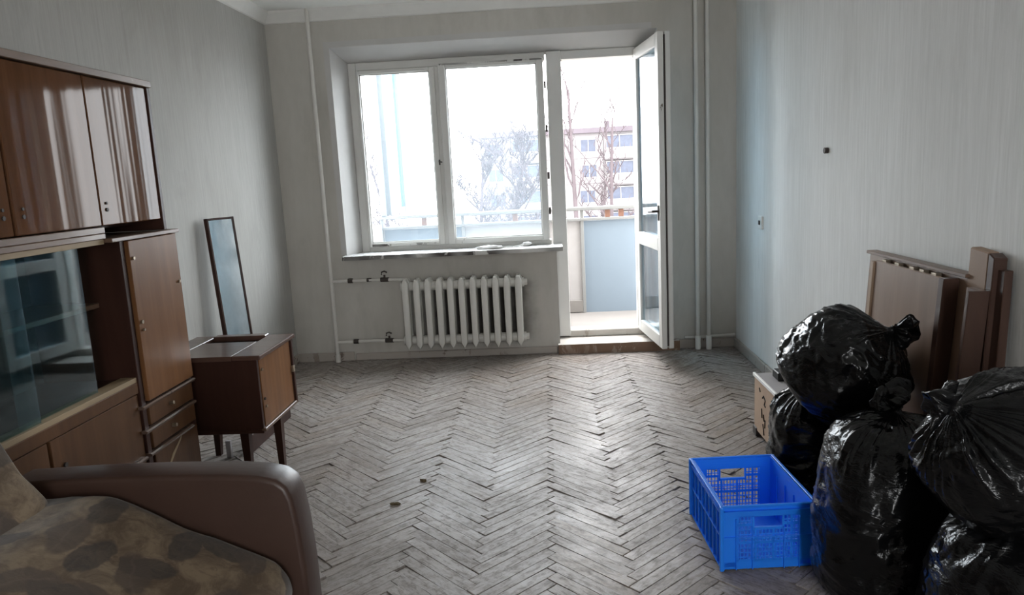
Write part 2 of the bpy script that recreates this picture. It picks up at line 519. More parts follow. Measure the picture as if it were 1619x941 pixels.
# skirting boards
struct('baseboard_back', BOX(0, .44, -.018, 0, 0, .068, bev=.004), M['skirt'])
struct('baseboard_window', BOX(.45, 1.97, -.02, 0, 0, .055, bev=.006), M['skirt'])
struct('baseboard_corner', BOX(2.84, W, -.02, 0, 0, .07, bev=.005), M['skirt'])
struct('baseboard_right', BOX(W-.02, W, YF, -.02, 0, .07, bev=.005), M['skirt'])
struct('baseboard_left', BOX(0, .02, YF, -.018, 0, .068, bev=.005), M['skirt'])

# ------------------------------------------------------------------ parquet
random.seed(7)
floor = struct('floor', BOX(0, W, YF, 0, -.12, -.012), M['subfloor'])
NW, PL = 8, .372
PW = PL/NW
X0 = 1.66
def uv2xy(u, v):
    return (X0+(u-v)*PW/math.sqrt(2), (u+v)*PW/math.sqrt(2)-6.0)
def clip(poly, xa, xb, ya, yb):
    for ax, lim, sg in ((0, xa, 1), (0, xb, -1), (1, ya, 1), (1, yb, -1)):
        out = []
        for i in range(len(poly)):
            p, q = poly[i], poly[(i+1) % len(poly)]
            dp, dq = (p[ax]-lim)*sg, (q[ax]-lim)*sg
            if dp >= 0:
                out.append(p)
            if dp*dq < 0:
                t = dp/(dp-dq)
                out.append((p[0]+(q[0]-p[0])*t, p[1]+(q[1]-p[1])*t))
        poly = out
        if len(poly) < 3:
            return []
    return poly
def plank_poly(kind, k, m, g):
    u0, v0 = k+m*NW, k-m*NW
    if kind:
        r = (u0+g, v0+g, u0+NW-g, v0+1-g)
    else:
        r = (u0+g, v0+1+g, u0+1-g, v0+1+NW-g)
    return [uv2xy(r[0], r[1]), uv2xy(r[2], r[1]), uv2xy(r[2], r[3]), uv2xy(r[0], r[3])]
planks = []
for m in range(-5, 6):
    for k in range(-70, 140):
        for kind in (0, 1):
            g = random.uniform(.012, .035)
            full = plank_poly(kind, k, m, g)
            pc = clip(full, .002, W-.002, YF, -.002)
            if not pc:
                continue
            cx = sum(p[0] for p in pc)/len(pc)
            cy = sum(p[1] for p in pc)/len(pc)
            area = abs(sum(pc[i][0]*pc[(i+1) % len(pc)][1]-pc[(i+1) % len(pc)][0]*pc[i][1] for i in range(len(pc))))/2
            if area < 2e-4:
                continue
            planks.append((kind, pc, len(pc) == 4 and area > .95*(PL-2*g*PW)*(PW-2*g*PW), cx, cy))
def in_view(x, y):
    d = Vector((x, y, 0))-CAM
    z = d.dot(_f)
    if z < .2:
        return None
    px, py = 809.5+FPX*d.dot(RX)/z, 470.5-FPX*d.dot(UX)/z
    if -40 < px < 1650 and -20 < py < 975:
        return d.length
    return None
def covered(x, y):
    return (x < 1.22 and y < -2.6) or (x < .45 and y < -2.2) or (x > 2.62 and y < -2.35) or (x > 2.38 and -3.1 < y < -2.6)
ranked = sorted([(in_view(p[3], p[4]) or 99, i) for i, p in enumerate(planks) if in_view(p[3], p[4]) and not covered(p[3], p[4])])
near = {i for _, i in ranked[:300]}
def plank_mesh(pc, tilt, dz, bm, kind):
    uvl = bm.loops.layers.uv.get('uv') or bm.loops.layers.uv.new('uv')
    du = (.7071, .7071) if kind else (-.7071, .7071)
    fs = []
    cx = sum(p[0] for p in pc)/len(pc)
    cy = sum(p[1] for p in pc)/len(pc)
    s = .0012
    def Z(x, y):
        return dz+(x-cx)*tilt[0]+(y-cy)*tilt[1]
    lo = [bm.verts.new((x, y, -.012)) for x, y in pc]
    mid = [bm.verts.new((x, y, Z(x, y)-s)) for x, y in pc]
    top = []
    for x, y in pc:
        d = math.hypot(cx-x, cy-y) or 1
        top.append(bm.verts.new((x+(cx-x)/d*s*1.6, y+(cy-y)/d*s*1.6, Z(x, y))))
    n = len(pc)
    area2 = sum(pc[i][0]*pc[(i+1) % n][1]-pc[(i+1) % n][0]*pc[i][1] for i in range(n))
    for a, b in ((lo, mid), (mid, top)):
        for i in range(n):
            q = (a[i], a[(i+1) % n], b[(i+1) % n], b[i])
            fs.append(bm.faces.new(q if area2 > 0 else q[::-1]))
    fs.append(bm.faces.new(top if area2 > 0 else top[::-1]))
    for f in fs:
        for lp in f.loops:
            dx, dy = lp.vert.co.x-cx, lp.vert.co.y-cy
            lp[uvl].uv = (dx*du[0]+dy*du[1], dx*du[1]-dy*du[0])
shared = {}
bmf = bmesh.new()
for i, (kind, pc, full, cx, cy) in enumerate(planks):
    tl = (random.gauss(0, .011), random.gauss(0, .011))
    dz = random.gauss(0, .0004)
    if i in near:
        if full:
            if kind not in shared:
                bm = bmesh.new()
                plank_mesh([(x-cx, y-cy) for x, y in pc], (0, 0), 0, bm, kind)
                o = obj('plank', bm, M['plank'], floor)
                shared[kind] = o.data
            else:
                o = bpy.data.objects.new('plank', shared[kind])
                COL.objects.link(o)
                o.parent = floor
            o.location = (cx, cy, dz)
            o.rotation_euler = (tl[1], -tl[0], random.gauss(0, .0012))
        else:
            bm = bmesh.new()
            plank_mesh([(x-cx, y-cy) for x, y in pc], tl, dz, bm, kind)
            o = obj('plank', bm, M['plank'], floor)
            o.location = (cx, cy, 0)
    else:
        plank_mesh(pc, tl, dz, bmf, kind)
tag(obj('planks', bmf, M['plank_far'], floor), kind='stuff')

# ------------------------------------------------------------------ window
win = bpy.data.objects.new('window_1', None)
COL.objects.link(win)
tag(win, 'white painted wooden casement window of two sashes above the radiator', None, None, 'structure')
win.location = (0, 0, 0)
FR = M['frame']
bm = bmesh.new()
box(bm, .515, .575, .19, .31, .77, 2.185, .004)
box(bm, .575, 1.958, .19, .31, 2.128, 2.185, .004)
box(bm, .575, 1.958, .19, .31, .77, .828, .004)
box(bm, 1.150, 1.190, .18, .31, .828, 2.128, .004)
obj('frame', bm, FR, win)
def sash(x0, x1, z0, z1, gx0, gx1, gz0, gz1, ya, yb, parent, pane_mat):
    bm = bmesh.new()
    box(bm, x0, gx0, ya, yb, z0, z1, .004)
    box(bm, gx1, x1, ya, yb, z0, z1, .004)
    box(bm, gx0, gx1, ya, yb, z0, gz0, .004)
    box(bm, gx0, gx1, ya, yb, gz1, z1, .004)
    # glazing bead
    e = .008
    for a in ((gx0, gx0+e, gz0, gz1), (gx1-e, gx1, gz0, gz1), (gx0, gx1, gz0, gz0+e), (gx0, gx1, gz1-e, gz1)):
        box(bm, a[0], a[1], (ya+yb)/2-.012, (ya+yb)/2-.004, a[2], a[3])
    s = obj('sash', bm, FR, parent)
    ym = (ya+yb)/2
    obj('pane', BOX(gx0, gx1, ym-.002, ym+.002, gz0, gz1), pane_mat, s)
    return s
s1 = sash(.577, 1.156, .830, 2.126, .596, 1.113, .862, 2.100, .17, .235, win, M['glass_dusty'])
s2 = sash(1.184, 1.945, .830, 2.140, 1.236, 1.895, .868, 2.108, .15, .215, win, M['glass_dusty'])
bm = bmesh.new()
box(bm, 1.150, 1.162, .138, .152, 1.42, 1.46, .003)
tube(bm, [(1.156, .14, 1.445), (1.156, .118, 1.445), (1.18, .112, 1.440)], .005, 6)
obj('latch', bm, M['iron'], win)
bm = bmesh.new()
for z in (1.02, 1.28, 1.62, 1.93):
    box(bm, 1.946, 1.962, .175, .19, z, z+.05)
obj('hinge', bm, M['iron'], win)
obj('wear_gap_strip', BOX(.60, 1.11, .163, .171, .836, .853, bev=.002), M['sill_edge'], s1)
obj('wear_gap_strip', BOX(1.195, 1.94, .146, .151, 2.128, 2.139), M['sill_edge'], s2)  # strip standing in for the shaded gap between sash top and frame
# outer glazing strip beyond the sashes
# sill board with peeling front edge
bm = bmesh.new()
hexa(bm, [(.435, -.105, .768), (2.035, -.075, .768), (2.035, .185, .768), (.435, .185, .768),
          (.435, -.105, .797), (2.035, -.075, .797), (2.035, .185, .797), (.435, .185, .797)])
bm.normal_update()
for f in bm.faces:
    if f.normal.y < -.7:
        f.material_index = 1
obj('sill', bm, [M['sill_paint'], M['sill_edge']], win)

# ------------------------------------------------------------------ balcony door
door = bpy.data.objects.new('door_1', None)
COL.objects.link(door)
tag(door, 'white glazed balcony door standing open into the room', None, None, 'structure')
bm = bmesh.new()
box(bm, 1.968, 2.076, .17, .31, .085, 2.185, .004)
box(bm, 2.612, 2.70, .19, .31, .085, 2.185, .004)
box(bm, 2.076, 2.612, .19, .31, 2.126, 2.185, .004)
box(bm, 2.060, 2.076, .235, .31, .12, 2.126)
box(bm, 2.595, 2.612, .235, .31, .12, 2.126)
obj('frame', bm, FR, door)
bm = bmesh.new()
box(bm, 1.99, 2.076, 0, .17, -.01, .77, .002)
obj('jamb_post', bm, M['plaster'], door) if False else bm.free()
bm = bmesh.new()
box(bm, 2.06, 2.65, .18, .31, .075, .128, .006)
obj('threshold', bm, M['step_top'], door)
bm = bmesh.new()
hexa(bm, [(1.975, -.055, -.005), (2.86, -.055, -.005), (2.86, .30, -.005), (1.975, .30, -.005),
          (1.975, -.055, .072), (2.86, -.055, .072), (2.86, .30, .076), (1.975, .30, .076)])
bm.normal_update()
for f in bm.faces:
    if f.normal.z > .7:
        f.material_index = 1
obj('step', bm, [M['step_wood'], M['step_top']], door)
# the leaf: two linked leaves seen nearly edge on, built in its own frame then swung
leaf = bpy.data.objects.new('leaf', None)
COL.objects.link(leaf)
leaf.parent = door
L0 = Vector((2.628, .185, 0))
ang = math.atan2(-.665, .075)
leaf.location = L0
leaf.rotation_euler = (0, 0, ang)
LW, Z0, Z1 = .675, .118, 2.165
def leaf_frame(name, ya, yb, w, pane):
    bm = bmesh.new()
    st = .075
    box(bm, 0, st, ya, yb, Z0, Z1, .004)
    box(bm, w-st, w, ya, yb, Z0, Z1, .004)
    for za, zb in ((Z0, Z0+.085), (.775, .865), (Z1-.08, Z1)):
        box(bm, st, w-st, ya, yb, za, zb, .004)
    ym = (ya+yb)/2
    if pane:
        for za, zb in ((Z0+.085, .775), (.865, Z1-.08)):
            box(bm, st, w-st, ym-.002, ym+.002, za, zb, mi=1)
    o = obj(name, bm, [FR, M['glass_door']], leaf)
    return o
leaf_frame('leaf_frame', -.036, 0.0, LW, True)
leaf_frame('leaf_frame', .012, .046, LW-.006, True)
bm = bmesh.new()
box(bm, .03, LW-.008, 0.0, .012, Z0+.03, Z1-.03)
o = None
bm.free()
bm = bmesh.new()
for z in (.35, .6, 1.2, 1.75, 2.0):
    box(bm, LW-.03, LW-.004, -.001, .013, z, z+.09)
box(bm, LW-.012, LW-.006, -.001, .013, Z0+.02, Z1-.02)
obj('leaf_seam', bm, M['iron'], leaf)
bm = bmesh.new()
box(bm, LW-.055, LW-.025, -.042, -.036, .98, 1.08, .002)
tube(bm, [(LW-.04, -.036, 1.04), (LW-.04, -.075, 1.04), (LW-.13, -.078, 1.035)], .008, 8)
obj('handle', bm, M['iron'], leaf)

# ------------------------------------------------------------------ balcony and outdoors
struct('balcony_floor', BOX(-.1, W+.1, .34, 1.40, -.10, .055), M['concrete'])
rail = thing('balcony_railing', 'painted metal balcony railing with pale blue sheet panels beyond the open door', 'railing', (0, 0, 0))
for x0, x1, m in ((.44, 1.16, 'balcony_panel'), (1.18, 2.222, 'balcony_pale'), (2.248, 3.2, 'balcony_panel')):
    obj('panel', BOX(x0, x1, 1.255, 1.267, .050, .885), M[m], rail)
for x in (.44, 1.17, 2.235, 3.2):
    obj('post', BOX(x-.014, x+.014, 1.235, 1.263, .055, 1.005, .002), M['balcony_paint'], rail)
obj('rail', BOX(.42, 3.22, 1.215, 1.275, .978, 1.012, .006), M['balcony_paint'], rail)
obj('rail', BOX(.42, 3.22, 1.225, 1.27, .888, .912, .004), M['balcony_paint'], rail)
obj('kickboard', BOX(1.18, 2.222, 1.235, 1.255, .06, .17, .003), M['concrete'], rail)
for x in (1.62, 2.44, 2.56, .8):
    obj('bracket', BOX(x, x+.045, 1.23, 1.262, .912, .978, .002), M['rust'], rail)
# low side wall on the left and an open glazed casement
struct('balcony_side_wall', BOX(.36, .44, .34, 1.28, .05, .93), M['balcony_pale'])
cas = thing('balcony_casement', 'open white glazed casement of the balcony seen through the left window pane', 'window', (.505, 1.262, 0), (0, 0, R(79)))
bm = bmesh.new()
zc0, zc1, cw = 1.016, 2.42, .44
box(bm, 0, .06, -.025, .025, zc0, zc1, .003)
box(bm, cw-.09, cw, -.025, .025, zc0, zc1, .003)
box(bm, .045, cw-.05, -.02, .02, zc0, zc0+.06, .003)
box(bm, .045, cw-.05, -.02, .02, zc1-.06, zc1, .003)
obj('casement_frame', bm, M['casement'], cas)
obj('pane', BOX(.045, cw-.05, -.002, .002, zc0+.06, zc1-.06), M['glass_balcony'], cas)
struct('balcony_corner_post', BOX(.445, .49, 1.20, 1.25, 1.012, 2.46, .003), M['casement'])
struct('ground', BOX(-120, 120, 2, 220, -11.2, -11), M['ground'])

# apartment block across the yard
BY = 75.0
bld = thing('apartment_building', 'pale panel apartment block across the yard with rows of windows and balconies', 'building', (0, BY, -11))
BZ = 11.0
BX0, BX1, BTOP = -5.2, 26.0, 5.2
obj('wall', BOX(BX0, BX1, 0, 12, 0, BTOP+BZ), M['facade'], bld)
obj('roof', BOX(BX0-.25, BX1, -.55, 12.4, BTOP+BZ, BTOP+BZ+.55), M['roof'], bld)
bm = bmesh.new()
for r_ in range(0, 6):
    z = BTOP+BZ-2.7*(r_+1)+.05
    box(bm, BX0, BX1, -.03, 0, z, z+.06)
for x in [BX0+3.3*i for i in range(1, 10)]:
    box(bm, x-.03, x+.03, -.03, 0, 0, BTOP+BZ)
obj('panel_joint', bm, M['facade_joint'], bld)
bm = bmesh.new()
box(bm, -3.3, -1.9, 4, 5.2, 0, 1.25)
box(bm, -2.1, -1.75, 4, 5.2, 1.25, 1.9)
o = obj('roof_housing', bm, M['facade'], bld)
o.location = (0, 0, BTOP+BZ+.55)
obj('antenna', TUBE([(-3.0, 4.5, BTOP+BZ+1.8), (-3.0, 4.5, BTOP+BZ+3.4)], .04, 5), M['roof'], bld)
obj('vent', BOX(8.5, 9.0, 3, 3.5, BTOP+BZ+.55, BTOP+BZ+1.4), M['roof'], bld)
def far_window(x, z, w_, h_):
    bm = bmesh.new()
    t_ = .07
    box(bm, x-w_/2, x-w_/2+t_, -.05, .0, z, z+h_)
    box(bm, x+w_/2-t_, x+w_/2, -.05, .0, z, z+h_)
    box(bm, x-t_/2, x+t_/2, -.05, .0, z, z+h_)
    box(bm, x-w_/2, x+w_/2, -.05, .0, z, z+t_)
    box(bm, x-w_/2, x+w_/2, -.05, .0, z+h_-t_, z+h_)
    return bm
random.seed(21)
wm = {}
for r_ in range(4):
    zb = BTOP+BZ-2.7*r_-2.0
    for i in range(6):
        x = BX0+1.65+3.3*i
        kind = (i % 3)
        if kind == 1:   # balcony bay with a glazed band
            key = ('b',)
            if key not in wm:
                p = obj('balcony', BOX(-1.55, 1.55, -1.1, 0, -.75, .30), M['parapet'], bld)
                g = obj('window', far_window(0, .3, 2.9, 1.35), M['far_frame'], p)
                g.location = (0, -.95, 0)
                q = obj('pane', BOX(-1.4, 1.4, -.93, -.9, .36, 1.6), M['far_glass'], p)
                s = obj('slab', BOX(-1.6, 1.6, -1.15, 0, -.9, -.75), M['facade_joint'], p)
                wm[key] = p
            else:
                p = copy_tree(wm[key], bld)
            p.location = (x, 0, zb)
            if r_ == 0:
                pass
        else:
            w_ = 1.7 if kind == 0 else 1.25
            key = ('w', kind)
            if key not in wm:
                p = obj('window', far_window(0, 0, w_, 1.4), M['far_frame'], bld)
                obj('pane', BOX(-w_/2+.05, w_/2-.05, -.02, -.005, .05, 1.35), M['far_glass'], p)
                wm[key] = p
            else:
                p = copy_tree(wm[key], bld)
            p.location = (x+random.uniform(-.15, .15), 0, zb)

# bare winter trees
def tree(name, label, base, height, spread, seed, mat, levels=4, kids=5, lean=(0, 0), start=.35, r0=.16, upright=.5, wander=.13, rmin=.024, blen=.72):
    rnd = random.Random(seed)
    bm = bmesh.new()
    tw = bmesh.new()
    def grow(p, d, ln, rad, lev):
        pts = [p]
        q = p.copy()
        dd = d.copy()
        ns = 5 if lev == 0 else 4
        for _ in range(ns):
            wd = wander if lev == 0 else .13
            dd = (dd+Vector((rnd.gauss(0, wd), rnd.gauss(0, wd), rnd.gauss(.04, .08)))).normalized()
            q = q+dd*ln/ns
            pts.append(q.copy())
        rr = [rad*(1-.72*i/ns) for i in range(ns+1)]
        tube(bm if lev < 2 else tw, pts, rr, 5 if lev < 2 else 3, cap=False)
        if lev >= levels:
            return
        n = kids+(4 if lev == 0 else 0)
        for i in range(n):
            f = start+(1-start)*(i+rnd.random())/n if lev == 0 else .15+.85*(i+rnd.random())/n
            k = min(int(f*ns), ns-1)
            bp = pts[k].lerp(pts[k+1], f*ns-k)
            a = rnd.random()*6.283
            side = Vector((math.cos(a), math.sin(a), 0))
            nd = (side*spread+Vector((0, 0, upright))+dd*.35).normalized()
            grow(bp, nd, ln*(blen if lev == 0 else 1)*rnd.uniform(.38, .56)*(1.1-.5*f if lev == 0 else 1), max(rr[k]*.5, rmin), lev+1)
    grow(Vector((0, 0, 0)), Vector((lean[0], lean[1], 1)).normalized(), height, r0, 0)
    o = obj(name, bm, mat)
    o.location = base
    tag(o, label, 'tree')
    tag(obj('twigs', tw, mat, o), kind='stuff')
    return o
tree('bare_tree', 'dense bushy bare tree standing in front of the left end of the apartment block', (-.7, 31, -11), 13.3, .75, 3, M['bark'], 4, 6, (0, 0), .55, .24, .5, .05, .024, .5)
tree('bare_tree', 'bushy bare tree behind the left half of the right window sash', (-2.6, 36, -11), 13.4, .75, 8, M['bark'], 4, 6, (0, 0), .55, .22, .5, .05, .024, .5)
tree('bare_tree', 'faint bare tree seen through the left window sash', (-5.2, 34, -11), 13.4, .8, 5, M['bark'], 4, 5, (.01, 0), .5, .2, .45, .06, .024, .6)
tree('bare_tree', 'tall slender bare tree with straight trunk at the left of the balcony doorway', (3.46, 31, -11), 16.2, .42, 12, M['bark'], 2, 5, (0, 0), .66, .21, 1.0, .010, .026, .45)
tree('bare_tree', 'crooked bare tree at the right edge of the balcony doorway', (5.35, 33, -11), 14.9, .65, 19, M['bark'], 3, 4, (.01, 0), .58, .19, .7, .05, .026, .5)
tree('bare_tree', 'low bare tree showing just above the balcony rail in the doorway', (4.55, 40, -11), 11.4, .8, 31, M['bark'], 3, 6, (0, 0), .6, .2, .4, .05, .024, .5)

# ------------------------------------------------------------------ radiator
rad = thing('radiator', 'white cast-iron sectional radiator on the wall under the window', 'radiator', (.86, -.10, .10))
NSEC, SP, RH = 11, .0815, .515
def section_bm():
    bm = bmesh.new()
    # front and back columns with pointed ends, joined by hubs
    for yc, dp in ((-.045, .032), (.040, .032)):
        prof = [(-.022, .04), (0, .0), (.022, .04), (.024, RH-.03), (.012, RH), (-.012, RH), (-.024, RH-.03)]
        prism(bm, prof, 1, yc-dp, yc+dp, .012, 2)
    for z in (.06, RH-.055):
        tube(bm, [(-SP/2, 0, z), (SP/2, 0, z)], .034, 10)
    box(bm, -.007, .007, -.03, .03, .05, RH-.05)
    return bm
sec = obj('section', section_bm(), M['radiator'], rad, True, 40)
sec.location = (.03, 0, 0)
for i in range(1, NSEC):
    c = sec.copy()
    COL.objects.link(c)
    c.location = (.03+SP*i, 0, 0)
for z in (.06, RH-.055):
    obj('end_plug', TUBE([(.03+SP*(NSEC-.5), 0, z), (.03+SP*(NSEC-.5)+.022, 0, z)], .024, 8), M['radiator'], rad)

pipes = thing('heating_pipe', 'white left riser pipe with two branches running to the radiator', 'pipe', (.322, -.045, 0))
obj('riser', TUBE([(0, 0, 0), (0, 0, 2.53)], .0145, 12), M['pipe'], pipes, True)
obj('floor_sleeve', TUBE([(0, 0, 0), (0, 0, .055)], .02, 10), M['pipe'], pipes, True)
obj('branch', TUBE([(0, 0, .612), (.28, -.005, .613), (.575, -.05, .562+.05)], .0115, 10), M['pipe'], pipes, True)
obj('branch', TUBE([(0, 0, .152), (.28, -.005, .156), (.575, -.05, .16)], .0115, 10), M['pipe'], pipes, True)
for x, z in ((.145, .613), (.285, .613), (.15, .155)):
    obj('coupling', TUBE([(x-.018, -.003, z), (x+.018, -.003, z)], .018 if x != .285 else .0145, 8), M['iron'], pipes)
for x, z in ((.405, .614), (.405, .158)):
    v = bmesh.new()
    tube(v, [(x-.03, -.02, z), (x+.03, -.024, z)], .017, 8)
    tube(v, [(x, -.022, z), (x, -.022, z+.035)], .008, 6)
    tube(v, [(x-.022, -.022, z+.036), (x-.02, -.022, z+.055), (x, -.022, z+.062), (x+.02, -.022, z+.052)], .006, 6)
    obj('valve', v, M['iron'], pipes)
for x, lab in ((2.992, 'left of the two white riser pipes in the corner beside the open door'), (3.070, 'right of the two white riser pipes, nearer the right corner of the room')):
    p = thing('riser_pipe', lab, 'pipe', (x, -.05, 0), group='corner riser pipes')
    obj('pipe_body', TUBE([(0, 0, 0), (0, 0, 2.53)], .0145, 12), M['pipe'], p, True)
    obj('floor_sleeve', TUBE([(0, 0, 0), (0, 0, .10)], .02, 12), M['socket'], p, True)
tag(obj('drain_pipe', TUBE([(2.90, -.028, .085), (3.02, -.026, .088), (3.18, -.026, .092), (3.262, -.026, .095)], .011, 8), M['pipe'], None, True),
    'thin white pipe lying along the skirting behind the corner risers', 'pipe')

# socket and peg on the right wall
sk = thing('wall_socket', 'small white light switch plate on the right wall near the window corner', 'switch', (W, -.628, .95))
obj('plate', BOX(-.012, 0, -.042, .042, -.042, .042, .004), M['socket'], sk)
obj('button', BOX(-.018, -.012, -.012, .012, -.014, .014, .002), M['iron'], sk)
tag(obj('wall_plug', TUBE([(W, -1.713, 1.365), (W-.018, -1.713, 1.365)], .014, 8), M['iron']), 'dark peg stub sticking out of the right wall', 'peg')

# rag and small scraps on the sill
def lumpy(seed, sx, sy, sz, amp=.35, fr=3, n=20, m=12):
    bm = bmesh.new()
    bmesh.ops.create_uvsphere(bm, u_segments=n, v_segments=m, radius=1)
    for v in bm.verts:
        p = v.co.copy()
        d = 1+amp*noise.fractal(p*fr+Vector((seed, seed*2, 0)), 1, 2, 4)
        v.co = Vector((p.x*sx*d, p.y*sy*d, max(p.z*sz*d, -sz*.7)))
    return bm
o = obj('rag', lumpy(3, .095, .035, .016), M['rag'], None, True, 0)
o.location = (1.50, .015, .806)
tag(o, 'flat folded white rag lying on the window sill', 'rag')
bm = bmesh.new()
tube(bm, [(1.60, .03, .801), (1.64, .045, .806), (1.67, .03, .802), (1.71, .06, .805), (1.75, .07, .812)], .005, 6)
tag(obj('cord', bm, M['rag'], None, True), 'short piece of white cord beside the rag on the sill', 'cord')
o = obj('crumpled_paper', lumpy(8, .035, .022, .016, .5, 4, 14, 9), M['rag'], None, True, 0)
o.location = (1.77, .10, .811)
tag(o, 'small crumpled white paper at the right end of the sill', 'paper')

# ------------------------------------------------------------------ wall cabinets
XF = .40
up = thing('upper_cabinet', 'brown lacquered hinged-door cabinet standing on top of the glazed sideboard', 'cabinet', (0, 0, 1.19))
def part(name, parent, mat, x0, x1, y0, y1, z0, z1, bev=.002):
    lz = parent.location.z
    return obj(name, BOX(x0, x1, y0, y1, z0-lz, z1-lz, bev=bev), mat, parent)
part('top_board', up, M['edge_wood'], .03, XF+.012, -4.15, -2.425, 1.732, 1.757)
part('side_panel', up, M['dark_wood'], .03, XF+.006, -2.452, -2.43, 1.179, 1.732)
part('back_panel', up, M['inner_back'], .03, .045, -4.15, -2.452, 1.19, 1.732)
part('bottom_board', up, M['edge_wood'], .03, XF, -4.15, -2.835, 1.197, 1.219)
part('divider', up, M['dark_wood'], .045, XF-.03, -2.85, -2.83, 1.219, 1.732)
part('bottom_board', up, M['dark_wood'], .045, XF-.12, -2.83, -2.452, 1.205, 1.219)
for ya, yb in ((-4.13, -3.69), (-3.685, -3.27), (-3.258, -2.848), (-2.842, -2.456)):
    d = part('door', up, M['lacquer'], XF-.018, XF, ya, yb, 1.223, 1.729, .003)
    if ya > -3.7:
        ky = ya+.035 if ya > -3.6 else yb-.035
        for z in (1.30, 1.277):
            obj('keyhole', TUBE([(XF-.001, ky, z-1.19), (XF+.004, ky, z-1.19)], .005 if z > 1.29 else .0065, 8), M['iron'], d)

sb = thing('sideboard', 'long brown wall sideboard with sliding glass front, narrow door and drawers', 'sideboard', (0, 0, 0))
part('side_panel', sb, M['dark_wood'], .03, XF, -2.400, -2.378, 0, 1.163)
part('divider', sb, M['dark_wood'], .03, XF+.006, -2.772, -2.744, .06, 1.163)
part('back_panel', sb, M['inner_back'], .03, .045, -4.15, -2.40, .06, 1.163)
part('top_board', sb, M['edge_wood'], .03, XF+.004, -4.15, -2.842, 1.178, 1.197)
part('track', sb, M['track_wood'], .345, XF, -4.15, -2.85, 1.160, 1.178, .001)
part('top_board', sb, M['edge_wood'], .03, XF+.024, -2.842, -2.372, 1.163, 1.178)
part('bottom_board', sb, M['dark_wood'], .045, XF-.02, -4.15, -2.40, .09, .11)
part('plinth', sb, M['dark_wood'], .05, XF-.04, -4.15, -2.40, 0, .09)
part('floor_board', sb, M['dark_wood'], .045, XF-.06, -4.15, -2.772, .628, .65)
part('track', sb, M['track_wood'], .340, XF, -4.15, -2.772, .640, .658, .001)
part('rail', sb, M['veneer_low'], XF-.06, XF+.002, -4.15, -2.772, .598, .640)
part('shelf', sb, M['edge_wood'], .045, .30, -4.15, -2.772, .925, .943)
for i, (ya, yb, x) in enumerate(((-3.33, -2.955, .366), (-4.10, -3.270, .385))):
    part('glass_pane', sb, M['glass_cabinet'], x-.003, x+.003, ya, yb, .655, 1.163, 0)
for ya, yb in ((-4.12, -3.70), (-3.69, -3.275), (-3.262, -2.776)):
    d = part('door', sb, M['veneer_low'], XF-.018, XF-.002, ya, yb, .115, .594, .002)
    obj('keyhole', TUBE([(XF-.003, ya+.05, .50), (XF+.004, ya+.05, .50)], .008, 8), M['iron'], d)
nd = part('door', sb, M['veneer'], XF, XF+.018, -2.738, -2.392, .556, 1.160, .002)
for y, z, r_ in ((-2.722, 1.095, .006), (-2.415, .965, .006), (-2.722, .857, .007), (-2.715, .826, .005)):
    obj('fitting', TUBE([(XF+.017, y, z), (XF+.026, y, z)], r_, 8), M['brass'], nd)
for i, (zt, zb) in enumerate(((.545, .462), (.452, .370), (.360, .12))):
    d = part('drawer', sb, M['veneer_low'], XF-.02, XF+.012, -2.738, -2.402, zb, zt-.012, .002)
    y0 = -2.785 if i < 2 else -2.93
    cuts = [(y0, -2.585), (-2.58, -2.385)] if i == 0 else [(y0, -2.40)]
    if i == 2:
        cuts = [(-2.93, -2.80), (-2.775, -2.44)]
    for ya, yb in cuts:
        bm = bmesh.new()
        prism(bm, [(XF-.02, zt-.012), (XF+.020, zt-.010), (XF+.023, zt-.002), (XF+.016, zt+.002), (XF-.02, zt+.002)], 1, ya, yb)
        obj('lip', bm, M['lip_wood'], d)
    if i < 2:
        obj('pull', TUBE([(XF+.010, -2.59, (zt+zb)/2-.002), (XF+.030, -2.59, (zt+zb)/2)], .007, 8), M['brass'], d)
# torn veneer on the lowest drawer
bm = bmesh.new()
pts = [(-2.70, .245), (-2.67, .275), (-2.655, .262), (-2.62, .30), (-2.575, .325), (-2.53, .352), (-2.54, .335), (-2.60, .295), (-2.66, .25), (-2.685, .238)]
prism(bm, [(a, b) for a, b in pts], 0, XF+.012, XF+.0135)
obj('torn_veneer', bm, M['track_wood'], sb)

# ------------------------------------------------------------------ sewing table
sw = thing('sewing_table', 'low dark wooden sewing cabinet on splayed legs beside the sideboard', 'cabinet', (.41, -2.05, 0))
def sp_(name, mat, x0, x1, y0, y1, z0, z1, bev=.002, seg=1):
    return obj(name, BOX(x0-.41, x1-.41, y0+2.05, y1+2.05, z0, z1, bev=bev, seg=seg), mat, sw)
TZ0, TZ1 = .584, .605
sp_('top_board', M['top_lacquer'], .535, .662, -2.275, -1.825, TZ0, TZ1, .005, 2)
sp_('top_board', M['top_lacquer'], .2715, .5335, -2.275, -1.985, TZ0, TZ1, .0006)
sp_('top_board', M['top_lacquer'], .165, .270, -2.275, -1.825, TZ0, TZ1, .002)
sp_('back_strip', M['top_lacquer'], .272, .533, -1.875, -1.825, TZ0, TZ1+.006, .003)
sp_('side_panel', M['dark_wood'], .18, .640, -2.262, -2.242, .262, TZ0)
sp_('side_panel', M['dark_wood'], .18, .652, -1.858, -1.838, .262, TZ0)
sp_('back_panel', M['dark_wood'], .18, .195, -2.242, -1.858, .262, TZ0)
sp_('bottom_board', M['dark_wood'], .18, .640, -2.262, -1.838, .245, .262)
sp_('slot_shade_liner', M['dark'], .195, .62, -2.242, -1.858, .55, .581)  # near-black liner just under the top paints in the slot's shade
d = sp_('door', M['veneer'], .626, .643, -2.240, -1.862, .272, .578, .002)
sp_('bottom_edge', M['edge_wood'], .630, .652, -2.262, -1.838, .255, .270, .002)
